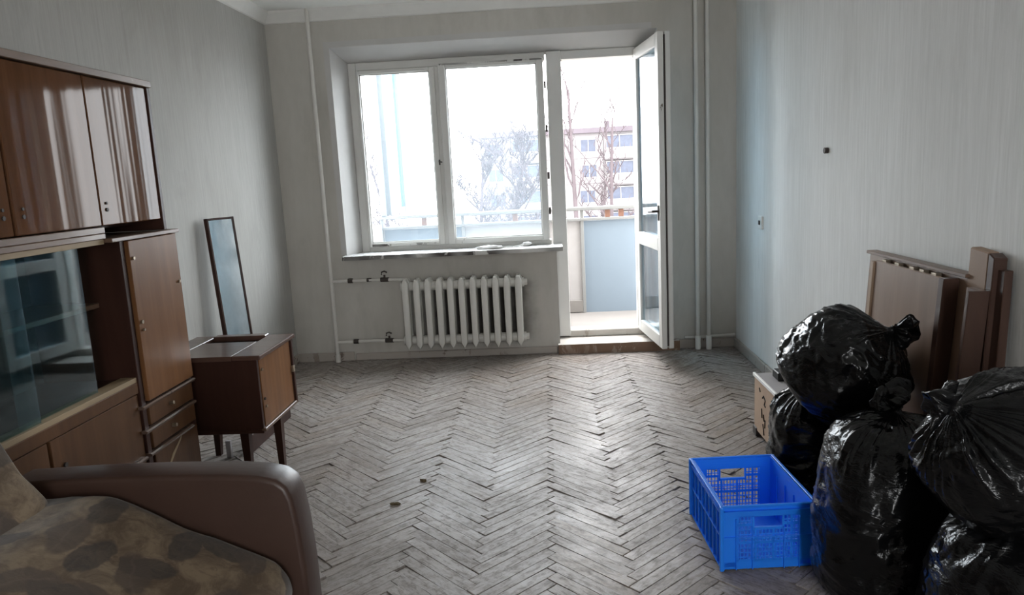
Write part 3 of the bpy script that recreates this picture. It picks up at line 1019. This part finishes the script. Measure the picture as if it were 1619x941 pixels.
for y, z in ((-2.225, .395), (-2.215, .358), (-2.225, .53)):
    obj('fitting', TUBE([(.642-.41, y+2.05, z), (.650-.41, y+2.05, z)], .006, 8), M['brass'] if z != .395 else M['iron'], d)
obj('catch', BOX(.645-.41, .656-.41, -1.87+2.05, -1.85+2.05, .42, .45), M['brass'], d)
def leg(x, y, fx, fy):
    bm = bmesh.new()
    a, b = .020, .013
    hexa(bm, [(fx-b, fy-b, 0), (fx+b, fy-b, 0), (fx+b, fy+b, 0), (fx-b, fy+b, 0), (x-a, y-a, .246), (x+a, y-a, .246), (x+a, y+a, .246), (x-a, y+a, .246)])
    bmesh.ops.translate(bm, verts=bm.verts, vec=(-.41, 2.05, 0))
    obj('leg', bm, M['dark_wood'], sw)
leg(.525, -2.19, .545, -2.235)
leg(.600, -1.99, .622, -2.045)
leg(.25, -2.19, .23, -2.225)
leg(.25, -1.89, .23, -1.87)
bm = BOX(.36, .40, -1.86, -1.30, 0, .095, bev=.003)
tag(obj('floor_board', bm, M['dark_wood']), 'dark board standing on edge on the floor under the sewing cabinet', 'board')
bm = BOX(.29, .315, -1.92, -1.90, 0, .09, bev=.002)
tag(obj('wood_offcut', bm, M['grey_board']), 'small pale offcut standing on the floor beneath the sewing cabinet', 'offcut')

# leaning mirror
mi = thing('leaning_mirror', 'tall narrow framed mirror leaning on the left wall behind the sewing cabinet', 'mirror', (.166, -1.285, .0))
mi.rotation_euler = (0, R(-6.2), 0)
hw, mh = .095, 1.172
bm = bmesh.new()
for a in ((-hw, -hw+.012, 0, mh), (hw-.012, hw, 0, mh), (-hw, hw, mh-.012, mh), (-hw, hw, 0, .012)):
    box(bm, -.022, .006, a[0], a[1], a[2], a[3], .002)
obj('frame', bm, M['dark_wood'], mi)
obj('mirror_glass', BOX(-.004, .0, -hw+.012, hw-.012, .012, mh-.012), M['mirror'], mi)
obj('backing', BOX(-.018, -.006, -hw+.01, hw-.01, .01, mh-.01), M['inner_back'], mi)
mi.rotation_euler = (0, R(-4.2), R(-25))

# ------------------------------------------------------------------ sofa
so = thing('sofa', 'brown leatherette sofa with leaf-patterned velour cushions in the near left corner', 'sofa', (.45, -4.3, 0))
def arm(ya, yb):
    prof = [(0, .06), (.80, .06), (.797, .30), (.790, .42), (.780, .50), (.766, .535), (.74, .556), (.69, .568), (.60, .575), (.42, .578), (.2, .576), (0, .568)]
    bm = bmesh.new()
    prism(bm, prof, 1, ya+4.3, yb+4.3, .014, 3)
    return obj('arm', bm, M['leatherette'], so, True, 60)
arm(-3.515, -3.40)
arm(-5.25, -5.135)
obj('base', BOX(.02, .77, -.83, .78, .06, .22, bev=.012, seg=2), M['leatherette'], so, True)
obj('backrest', BOX(0, .10, -.83, .78, .06, .50, bev=.02, seg=3), M['leatherette'], so, True)
def cushion(name, prof, ya, yb, nseg, seed, amp=.008, sag=.012):
    """closed x-z profile swept along y with rounded, puckered ends and a UV sheet"""
    bm = bmesh.new()
    uvl = bm.loops.layers.uv.new('uv')
    n = len(prof)
    # resample the closed profile finely
    P = [Vector((a, 0, b)) for a, b in prof]
    fine = []
    for i in range(n):
        p0, p1, p2, p3 = P[i-1], P[i], P[(i+1) % n], P[(i+2) % n]
        for k in range(6):
            t = k/6
            fine.append(.5*((2*p1)+(-p0+p2)*t+(2*p0-5*p1+4*p2-p3)*t*t+(-p0+3*p1-3*p2+p3)*t**3))
    c = sum(fine, Vector())/len(fine)
    arcs = [0]
    for i in range(len(fine)):
        arcs.append(arcs[-1]+(fine[(i+1) % len(fine)]-fine[i]).length)
    rows = []
    ys = [0, .004, .015, .035]+[.035+(1-.07)*k/nseg for k in range(1, nseg)]+[.965, .985, .996, 1]
    ins = lambda f: min(1, math.sqrt(max(0, 1-(1-min(f, 1-f)/.035)**2)) if min(f, 1-f) < .035 else 1)
    for f in ys:
        y = ya+(yb-ya)*f
        s = .86+.14*ins(f)
        ring = []
        for p in fine:
            q = c+(p-c)*s
            nv = amp*noise.fractal(Vector((q.x*7+seed, y*7, q.z*7)), 1, 2, 3)+.004*noise.noise(Vector((q.x*22, y*22, seed)))
            d = (q-c)
            d = d.normalized() if d.length > 1e-6 else d
            ring.append(bm.verts.new((q.x+d.x*nv, y, q.z+d.z*nv)))
        rows.append((ring, y))
    m = len(fine)
    for a in range(len(rows)-1):
        for i in range(m):
            j = (i+1) % m
            f = bm.faces.new((rows[a][0][i], rows[a][0][j], rows[a+1][0][j], rows[a+1][0][i]))
            for lp, (u, v) in zip(f.loops, ((arcs[i], rows[a][1]), (arcs[i+1], rows[a][1]), (arcs[i+1], rows[a+1][1]), (arcs[i], rows[a+1][1]))):
                lp[uvl].uv = (u, v)
    for ring, y in (rows[0], rows[-1]):
        f = bm.faces.new(ring if ring is rows[0][0] else ring[::-1])
        for lp in f.loops:
            lp[uvl].uv = (lp.vert.co.x, lp.vert.co.z+y)
    bmesh.ops.recalc_face_normals(bm, faces=bm.faces)
    return obj(name, bm, M['fabric'], so, True, 0)
# seat: one thick pad, crest towards the back, falling to the front edge
cushion('seat_cushion', [(-.0, .53), (.10, .545), (.22, .550), (.31, .543), (.45, .475), (.60, .405), (.72, .352), (.765, .325), (.785, .285), (.775, .235), (.70, .222), (.35, .222), (.14, .23), (.10, .33)], -.80, .765, 20, 4.2)
cushion('back_cushion', [(.05, .52), (.02, .62), (.02, .74), (.05, .77), (.078, .71), (.112, .64), (.155, .585), (.185, .54), (.16, .50), (.09, .50)], -.78, .700, 20, 9.1, .008)

# ------------------------------------------------------------------ blue crate
CR = thing('blue_crate', 'bright blue plastic stacking crate with open grid ends on the parquet', 'crate', (2.611, -2.848, 0), (0, 0, R(3.0)))
CW, CL, CH, TH = .155, .205, .232, .0035
bm = bmesh.new()
box(bm, -CW+.008, CW-.008, -CL+.008, CL-.008, .006, .012)
for i in range(-4, 5):
    box(bm, i*.032-.002, i*.032+.002, -CL+.01, CL-.01, .002, .006)
obj('bottom', bm, M['blue'], CR)
def end_panel(y, sgn):
    """grid end with a hand hole: bars and lattice"""
    bm = bmesh.new()
    ya, yb = y-TH/2, y+TH/2
    W2 = CW-.006
    # solid bands
    box(bm, -W2, W2, ya, yb, CH-.045, CH-.004)
    box(bm, -W2, -W2+.045, ya, yb, .004, CH-.045)
    box(bm, W2-.045, W2, ya, yb, .004, CH-.045)
    box(bm, -W2, W2, ya, yb, .004, .028)
    # frame of the hand hole
    hw_, h0, h1 = .046, CH-.082, CH-.045
    box(bm, -hw_-.006, -hw_, ya-.003, yb+.003, h0-.006, CH-.045)
    box(bm, hw_, hw_+.006, ya-.003, yb+.003, h0-.006, CH-.045)
    box(bm, -hw_-.006, hw_+.006, ya-.003, yb+.003, h0-.008, h0)
    # lattice
    x = -W2+.045
    xs = []
    while x < W2-.045:
        xs.append(x)
        x += .0118
    for i, x in enumerate(xs):
        wdt = .0034 if i % 5 else .008
        top = h0-.006 if abs(x) < hw_+.004 else CH-.045
        box(bm, x, x+wdt, ya, yb, .028, top)
    z = .028
    i = 0
    while z < CH-.045:
        wdt = .0034 if i % 4 else .010
        if z > h0-.012:
            box(bm, -W2+.045, -hw_, ya, yb, z, z+wdt)
            box(bm, hw_, W2-.045, ya, yb, z, z+wdt)
        else:
            box(bm, -W2+.045, W2-.045, ya, yb, z, z+wdt)
        z += .0158
        i += 1
    # outside ribs and mid flange
    for x in (-W2+.002, -W2+.043, -.052, .052, W2-.047, W2-.004):
        box(bm, x-.001, x+.0015, min(y, y+sgn*.009), max(y, y+sgn*.009), .004, CH-.05 if abs(x) > .06 else h0)
    box(bm, -W2, W2, min(y, y+sgn*.008), max(y, y+sgn*.008), CH*.50, CH*.50+.003)
    return obj('end_panel', bm, M['blue'], CR)
end_panel(-CL+.010, -1)
end_panel(CL-.010, 1)
def side_panel(x, sgn):
    bm = bmesh.new()
    box(bm, x-TH/2, x+TH/2, -CL+.006, CL-.006, .004, CH-.004)
    for i in range(9):
        y = -CL+.012+i*(2*CL-.024)/8
        box(bm, min(x, x+sgn*.009), max(x, x+sgn*.009), y-.0015, y+.0015, .004, CH-.03)
    for z in (.004, CH*.50, CH-.035):
        box(bm, min(x, x+sgn*.010), max(x, x+sgn*.010), -CL+.006, CL-.006, z, z+.003)
    for i in range(4):
        y = -CL+.08+i*.08
        box(bm, min(x, x-sgn*.006), max(x, x-sgn*.006), y, y+.0025, .012, CH-.05)
    return obj('side_panel', bm, M['blue'], CR)
side_panel(-CW+.010, -1)
side_panel(CW-.010, 1)
bm = bmesh.new()
for s in (-1, 1):
    box(bm, s*CW-.006, s*CW+.004 if s > 0 else s*CW+.006, -CL, CL, CH-.006, CH, .0015) if s > 0 else box(bm, -CW-.004, -CW+.006, -CL, CL, CH-.006, CH, .0015)
    ya, yb = (CL-.006, CL+.004) if s > 0 else (-CL-.004, -CL+.006)
    box(bm, -CW, CW, ya, yb, CH-.006, CH, .0015)
    for t_ in (-1, 1):
        box(bm, s*CW-.007, s*CW+.007, t_*CL-.007, t_*CL+.007, .004, CH-.001, .005, 0, 2)
for s in (-1, 1):
    box(bm, min(s*(CW-.012), s*(CW+.002)), max(s*(CW-.012), s*(CW+.002)), -CL, CL, CH-.024, CH-.021)
    box(bm, -CW, CW, min(s*(CL-.012), s*(CL+.002)), max(s*(CL-.012), s*(CL+.002)), CH-.024, CH-.021)
obj('rim', bm, M['blue'], CR)

# ------------------------------------------------------------------ plywood box behind the bags
bx = thing('plywood_box', 'tan box with black scrawl and grey lid on the floor behind the bin bags', 'box', (3.06, -2.06, 0))
obj('box_body', BOX(-.14, .14, -.27, .27, .03, .295, bev=.003), M['card'], bx)
obj('lid', BOX(-.135, .145, -.272, .272, .297, .308, bev=.002), M['grey_board'], bx)
obj('edge_strip', BOX(-.147, -.135, -.276, .276, .295, .313, bev=.002), M['white_edge'], bx)
for x, y in ((-.12, .25), (-.12, -.25), (.12, .25), (.12, -.25)):
    obj('foot', BOX(x-.025, x+.02, y-.03, y+.03, 0, .045, bev=.004), M['iron'], bx)
def stroke(pts, r_=.004):
    obj('marker_stroke', TUBE([(-.1405, y, z) for y, z in pts], r_, 5), M['ink'], bx)
stroke([(.18, .26), (.165, .245)], .004)
stroke([(.13, .225), (.11, .24), (.085, .225), (.10, .20), (.08, .195)])
stroke([(.14, .17), (.135, .125)])
stroke([(.11, .15), (.10, .12), (.085, .13), (.09, .09)])
stroke([(.12, .10), (.10, .05)])
stroke([(.02, .17), (.0, .13), (-.02, .16)])
tag(obj('black_block', BOX(2.985, 3.035, -1.95, -1.86, .309, .35, bev=.004), M['black_plastic']), 'small black block lying on the tan box behind the bin bags', 'block')
tag(obj('pale_tin', BOX(3.040, 3.085, -1.96, -1.87, .309, .345, bev=.008), M['grey_board']), 'pale grey scrap beside the black block on the tan box', 'scrap')

# ------------------------------------------------------------------ dismantled table and boards on the right wall
LEAN = .045
def lean_part(name, mat, y0, y1, z0, z1, x0, x1, parent, skew=0.0, zy0=None, zy1=None, bev=.002):
    """slab against the wall: x measured at the foot; leans LEAN in x and skews in y; top edge may slope"""
    za, zb = (zy0 or z1), (zy1 or z1)
    def P(x, y, z):
        return (x+.034+LEAN*z, y+skew*z, z)
    bm = bmesh.new()
    hexa(bm, [P(x0, y0, z0), P(x1, y0, z0), P(x1, y1, z0), P(x0, y1, z0), P(x0, y0, za), P(x1, y0, za), P(x1, y1, zb), P(x0, y1, zb)])
    bmesh.ops.bevel(bm, geom=bm.edges[:], offset=bev, segments=1, affect='EDGES')
    return obj(name, bm, mat, parent)
SKW = -.04
fold = thing('folding_table', 'folded brown veneer table leaning against the right wall behind the bags', 'table', (0, 0, 0))
lean_part('table_top', M['board'], -3.03+.038, -2.33+.038, 0, .945, 3.150, 3.175, fold, SKW)
lean_part('top_edge', M['edge_wood'], -3.03+.038, -2.32+.038, .945, .957, 3.138, 3.180, fold, SKW)
lean_part('front_leaf', M['board'], -2.955+.038, -2.47+.038, .02, .935, 3.112, 3.124, fold, SKW)
lean_part('side_rail', M['board_edge'], -2.47+.038, -2.445+.038, .02, .930, 3.104, 3.148, fold, SKW)
lean_part('side_rail', M['board_dark'], -2.985+.038, -2.955+.038, .02, .938, 3.098, 3.148, fold, SKW)
lean_part('end_board', M['board_mid'], -3.105, -3.035, 0, .925, 3.120, 3.142, fold, SKW)
lean_part('end_board', M['board_dark'], -3.115, -3.105, 0, .925, 3.085, 3.145, fold, SKW)
bmh = bmesh.new()
for y in (-2.52, -2.62, -2.73, -2.80, -2.88):
    box(bmh, 3.162+LEAN*.92, 3.180+LEAN*.92, y, y+.03, .915, .940)
obj('hinge', bmh, M['brass'], fold)
pw = thing('wooden_post', 'tan square wooden post standing behind the folded table', 'post', (0, 0, 0))
lean_part('post_body', M['post_wood'], -3.115, -3.018, 0, 1.038, 3.150, 3.185, pw, .0, 1.032, 1.040, .004)
lean_part('post_side', M['board_dark'], -3.145, -3.115, 0, 1.03, 3.150, 3.190, pw, .0, 1.018, 1.032, .003)
dk = thing('dark_plank', 'dark brown plank leaning on the wall right of the wooden post', 'plank', (0, 0, 0))
lean_part('plank_body', M['board_dark'], -3.205, -3.115, 0, .985, 3.165, 3.190, dk, .03)
ws = thing('white_batten', 'thin pale batten leaning on the wall behind the dark plank', 'batten', (0, 0, 0))
lean_part('batten_body', M['white_edge'], -3.175, -3.145, 0, .88, 3.188, 3.198, ws, .05)

# ------------------------------------------------------------------ bin bags
def bag(label, loc, rx, ry, h, seed, neck=(0, 0), rot=(0, 0, 0), tuft=(0, 0, 1), tsize=1.0, prof=None, sq=2.4, pleat=1.0, pivot=0):
    rnd = random.Random(seed)
    root = thing('bin_bag', label, 'bag', loc, rot, 'black bin bags along the right wall')
    prof = prof or [(0, .012), (.45, .0), (.80, .004), (.95, .05), (1.0, .14), (1.02, .30), (1.03, .48), (1.02, .64), (.98, .76), (.91, .85), (.79, .92), (.60, .965), (.38, .99), (.20, 1.0), (.09, 1.015), (.06, 1.035), (.06, 1.05)]
    NU, NV = 200, 120
    seg = [0]
    for i in range(1, len(prof)):
        seg.append(seg[-1]+math.hypot(prof[i][0]-prof[i-1][0], (prof[i][1]-prof[i-1][1])*h/rx))
    def at(t):
        s = t*seg[-1]
        for i in range(1, len(seg)):
            if s <= seg[i]+1e-9:
                f = (s-seg[i-1])/(seg[i]-seg[i-1]+1e-12)
                P = [prof[max(i-2, 0)], prof[i-1], prof[i], prof[min(i+1, len(prof)-1)]]
                return tuple(.5*(2*P[1][q]+(P[2][q]-P[0][q])*f+(2*P[0][q]-5*P[1][q]+4*P[2][q]-P[3][q])*f*f+(3*P[1][q]-P[0][q]-3*P[2][q]+P[3][q])*f**3) for q in (0, 1))
        return prof[-1]
    ks = [(rnd.randint(6, 9), rnd.random()*6.28, .35), (rnd.randint(13, 19), rnd.random()*6.28, .5), (rnd.randint(23, 31), rnd.random()*6.28, .45), (rnd.randint(37, 47), rnd.random()*6.28, .25)]
    def fold(th):
        th = th+.22*math.sin(3*th+seed)+.10*math.sin(7*th-seed)
        return sum(a*(1-2*abs(math.sin(k*th/2+p))) for k, p, a in ks)
    so_ = Vector((seed*3.7, seed*1.3, seed*.7))
    bm = bmesh.new()
    rows = []
    for j in range(NV+1):
        rr, zz = at(j/NV)
        rr = max(rr, 0)
        # folds gather at the neck, fade over the shoulder
        wpl = .17*pleat*min(1, rr*2.2)*max(0, 1-rr/1.0)**.8 if zz > .6 else 0
        sh = min(1, max(0, zz-.3)/.7)
        sh = sh*sh*(3-2*sh)
        row = []
        for i in range(NU):
            th = 2*math.pi*i/NU
            c, s = math.cos(th), math.sin(th)
            se = (abs(c)**sq+abs(s)**sq)**(-1/sq)
            k = 1+(se-1)*.7*min(1, rr)
            fo = fold(th)
            r_ = rr*k*(1+wpl*fo)
            p = Vector((r_*c*rx+neck[0]*sh, r_*s*ry+neck[1]*sh, zz*h))
            body = min(1, rr*1.5)*(1 if zz > .03 else .4)
            n1 = noise.fractal(p*4.2+so_, 1, 2, 3)
            wob = Vector((noise.noise(p*5+so_), noise.noise(p*5-so_), noise.noise(p*6+so_*2)))
            q = Vector((p.x*7, p.y*7, p.z*19))+so_+wob*1.4
            r1 = 1-abs(noise.noise(q))*2.4
            r2 = 1-abs(noise.noise(q*2.1+wob))*2.4
            r3 = 1-abs(noise.noise(q*4.3+wob*2))*2.4
            gate = .35+.65*min(1, max(0, .5+1.6*noise.noise(p*5.5-so_)))
            dsp = (.022*n1+(.0075*max(r1, -.2)+.0048*max(r2, -.3)+.0022*r3)*gate)*body
            out = Vector((c*max(rr, .05), s*max(rr, .05), .15 if zz < .7 else .9*(1.02-min(rr, 1))+.1)).normalized()
            p = p+out*dsp
            p.z += wpl*fo*.11*rr*(h if h < .45 else .45)
            if rot == (0, 0, 0):
                p.z = max(p.z, 0)
            row.append(bm.verts.new(p-Vector((0, 0, pivot))))
        rows.append(row)
    for j in range(NV):
        for i in range(NU):
            bm.faces.new((rows[j][i], rows[j][(i+1) % NU], rows[j+1][(i+1) % NU], rows[j+1][i]))
    bm.faces.new(rows[0][::-1])
    obj('bag_body', bm, M['bag'], root, True, 0)
    # knotted tuft: a puffed, ruffled bunch of film above the neck
    nk = Vector((neck[0], neck[1], h*1.03-pivot))
    bm = bmesh.new()
    td = Vector(tuft).normalized()
    a_ = td.cross(Vector((0, 1, .2))).normalized()
    b_ = td.cross(a_)
    TU, TV = 90, 26
    kk = [(rnd.randint(3, 4), rnd.random()*6.28, .22), (rnd.randint(7, 9), rnd.random()*6.28, .22), (rnd.randint(13, 17), rnd.random()*6.28, .10)]
    rows = []
    for j in range(TV+1):
        t = j/TV
        rr = (.016 if t < .08 else .016+.036*math.sin(min(1, (t-.08)/.42)*math.pi/2))
        if t > .5:
            rr *= math.sqrt(max(0, 1-((t-.5)/.5)**2))*.92+.08
        row = []
        for i in range(TU):
            th = 2*math.pi*i/TU
            f = 1+min(1, t*3)*sum(a*(1-2*abs(math.sin(k*th/2+p+t*.8))) for k, p, a in kk)
            off = (a_*math.cos(th)*1.15+b_*math.sin(th)*.75)*rr*f*tsize
            hgt = t*.062*tsize*(1+.3*math.sin(2*th+seed)*t)
            p = nk+off+td*hgt
            p += Vector((noise.noise(p*28+so_), noise.noise(p*28-so_), noise.noise(p*30)))*.014*t*tsize
            row.append(bm.verts.new(p))
        rows.append(row)
    for j in range(TV):
        for i in range(TU):
            bm.faces.new((rows[j][i], rows[j][(i+1) % TU], rows[j+1][(i+1) % TU], rows[j+1][i]))
    bm.faces.new(rows[-1])
    obj('knot', bm, M['bag'], root, True, 0)
    return root
bag('large upright black bin bag right beside the blue crate, tied at the top', (2.935, -3.21, 0), .197, .197, .570, 1, (.015, .02), tuft=(-.5, .1, 1), tsize=1.05, sq=2.7)
bag('half-hidden black bin bag on the floor between the tan box and the blue crate', (2.95, -2.55, 0), .18, .185, .46, 2, (0, 0))
bag('rounded black bin bag heaped highest, in front of the folded table', (2.965, -2.80, .630), .187, .190, .36, 3, (.0, .0), rot=(R(22), R(42), 0), tuft=(.75, -.1, .5), tsize=1.0,
    prof=[(0, .012), (.45, .0), (.80, .03), (.97, .16), (1.04, .34), (1.04, .52), (.98, .68), (.86, .80), (.68, .88), (.48, .93), (.28, .96), (.15, .98), (.08, 1.0), (.06, 1.02), (.06, 1.04)], sq=2.2, pivot=.185)
bag('slumped black bin bag at the photo right edge below the sideways one', (3.035, -3.67, 0), .215, .22, .47, 5, (.02, -.03), tuft=(.2, -.5, .6))
bag('black bin bag resting on the slumped one, its gathered neck leaning left', (3.005, -3.64, .625), .185, .175, .38, 4, (0, 0), rot=(R(10), R(-50), 0), tuft=(-.2, 0, 1), tsize=.9,
    prof=[(0, .012), (.45, .0), (.80, .03), (.97, .16), (1.04, .34), (1.04, .52), (.99, .66), (.90, .77), (.74, .86), (.54, .92), (.34, .96), (.18, .985), (.09, 1.0), (.06, 1.03), (.06, 1.05)], sq=2.2, pleat=1.35, pivot=.175)

# bits of litter on the parquet
def scrap(x, y, s, seed, lab):
    bm = bmesh.new()
    vs = []
    rnd = random.Random(seed)
    n = 9
    top = [bm.verts.new((math.cos(2*math.pi*i/n)*s*rnd.uniform(.6, 1.1), math.sin(2*math.pi*i/n)*s*.38*rnd.uniform(.6, 1.1), .006+rnd.uniform(0, .008))) for i in range(n)]
    low = [bm.verts.new((v.co.x*.9, v.co.y*.9, .001)) for v in top]
    c = bm.verts.new((0, 0, .012))
    for i in range(n):
        j = (i+1) % n
        bm.faces.new((low[i], low[j], top[j], top[i]))
        bm.faces.new((top[i], top[j], c))
    bm.faces.new(low[::-1])
    o = obj('dry_leaf', bm, M['leaf'])
    o.location = (x, y, .001)
    o.rotation_euler = (0, 0, rnd.uniform(-.4, .4))
    tag(o, lab, 'leaf')
scrap(1.342, -2.27, .020, 1, 'brownish dry leaf scrap on the parquet, further from the sofa')
scrap(1.261, -2.498, .022, 2, 'thin dark curled leaf on the parquet, nearer the sofa arm')
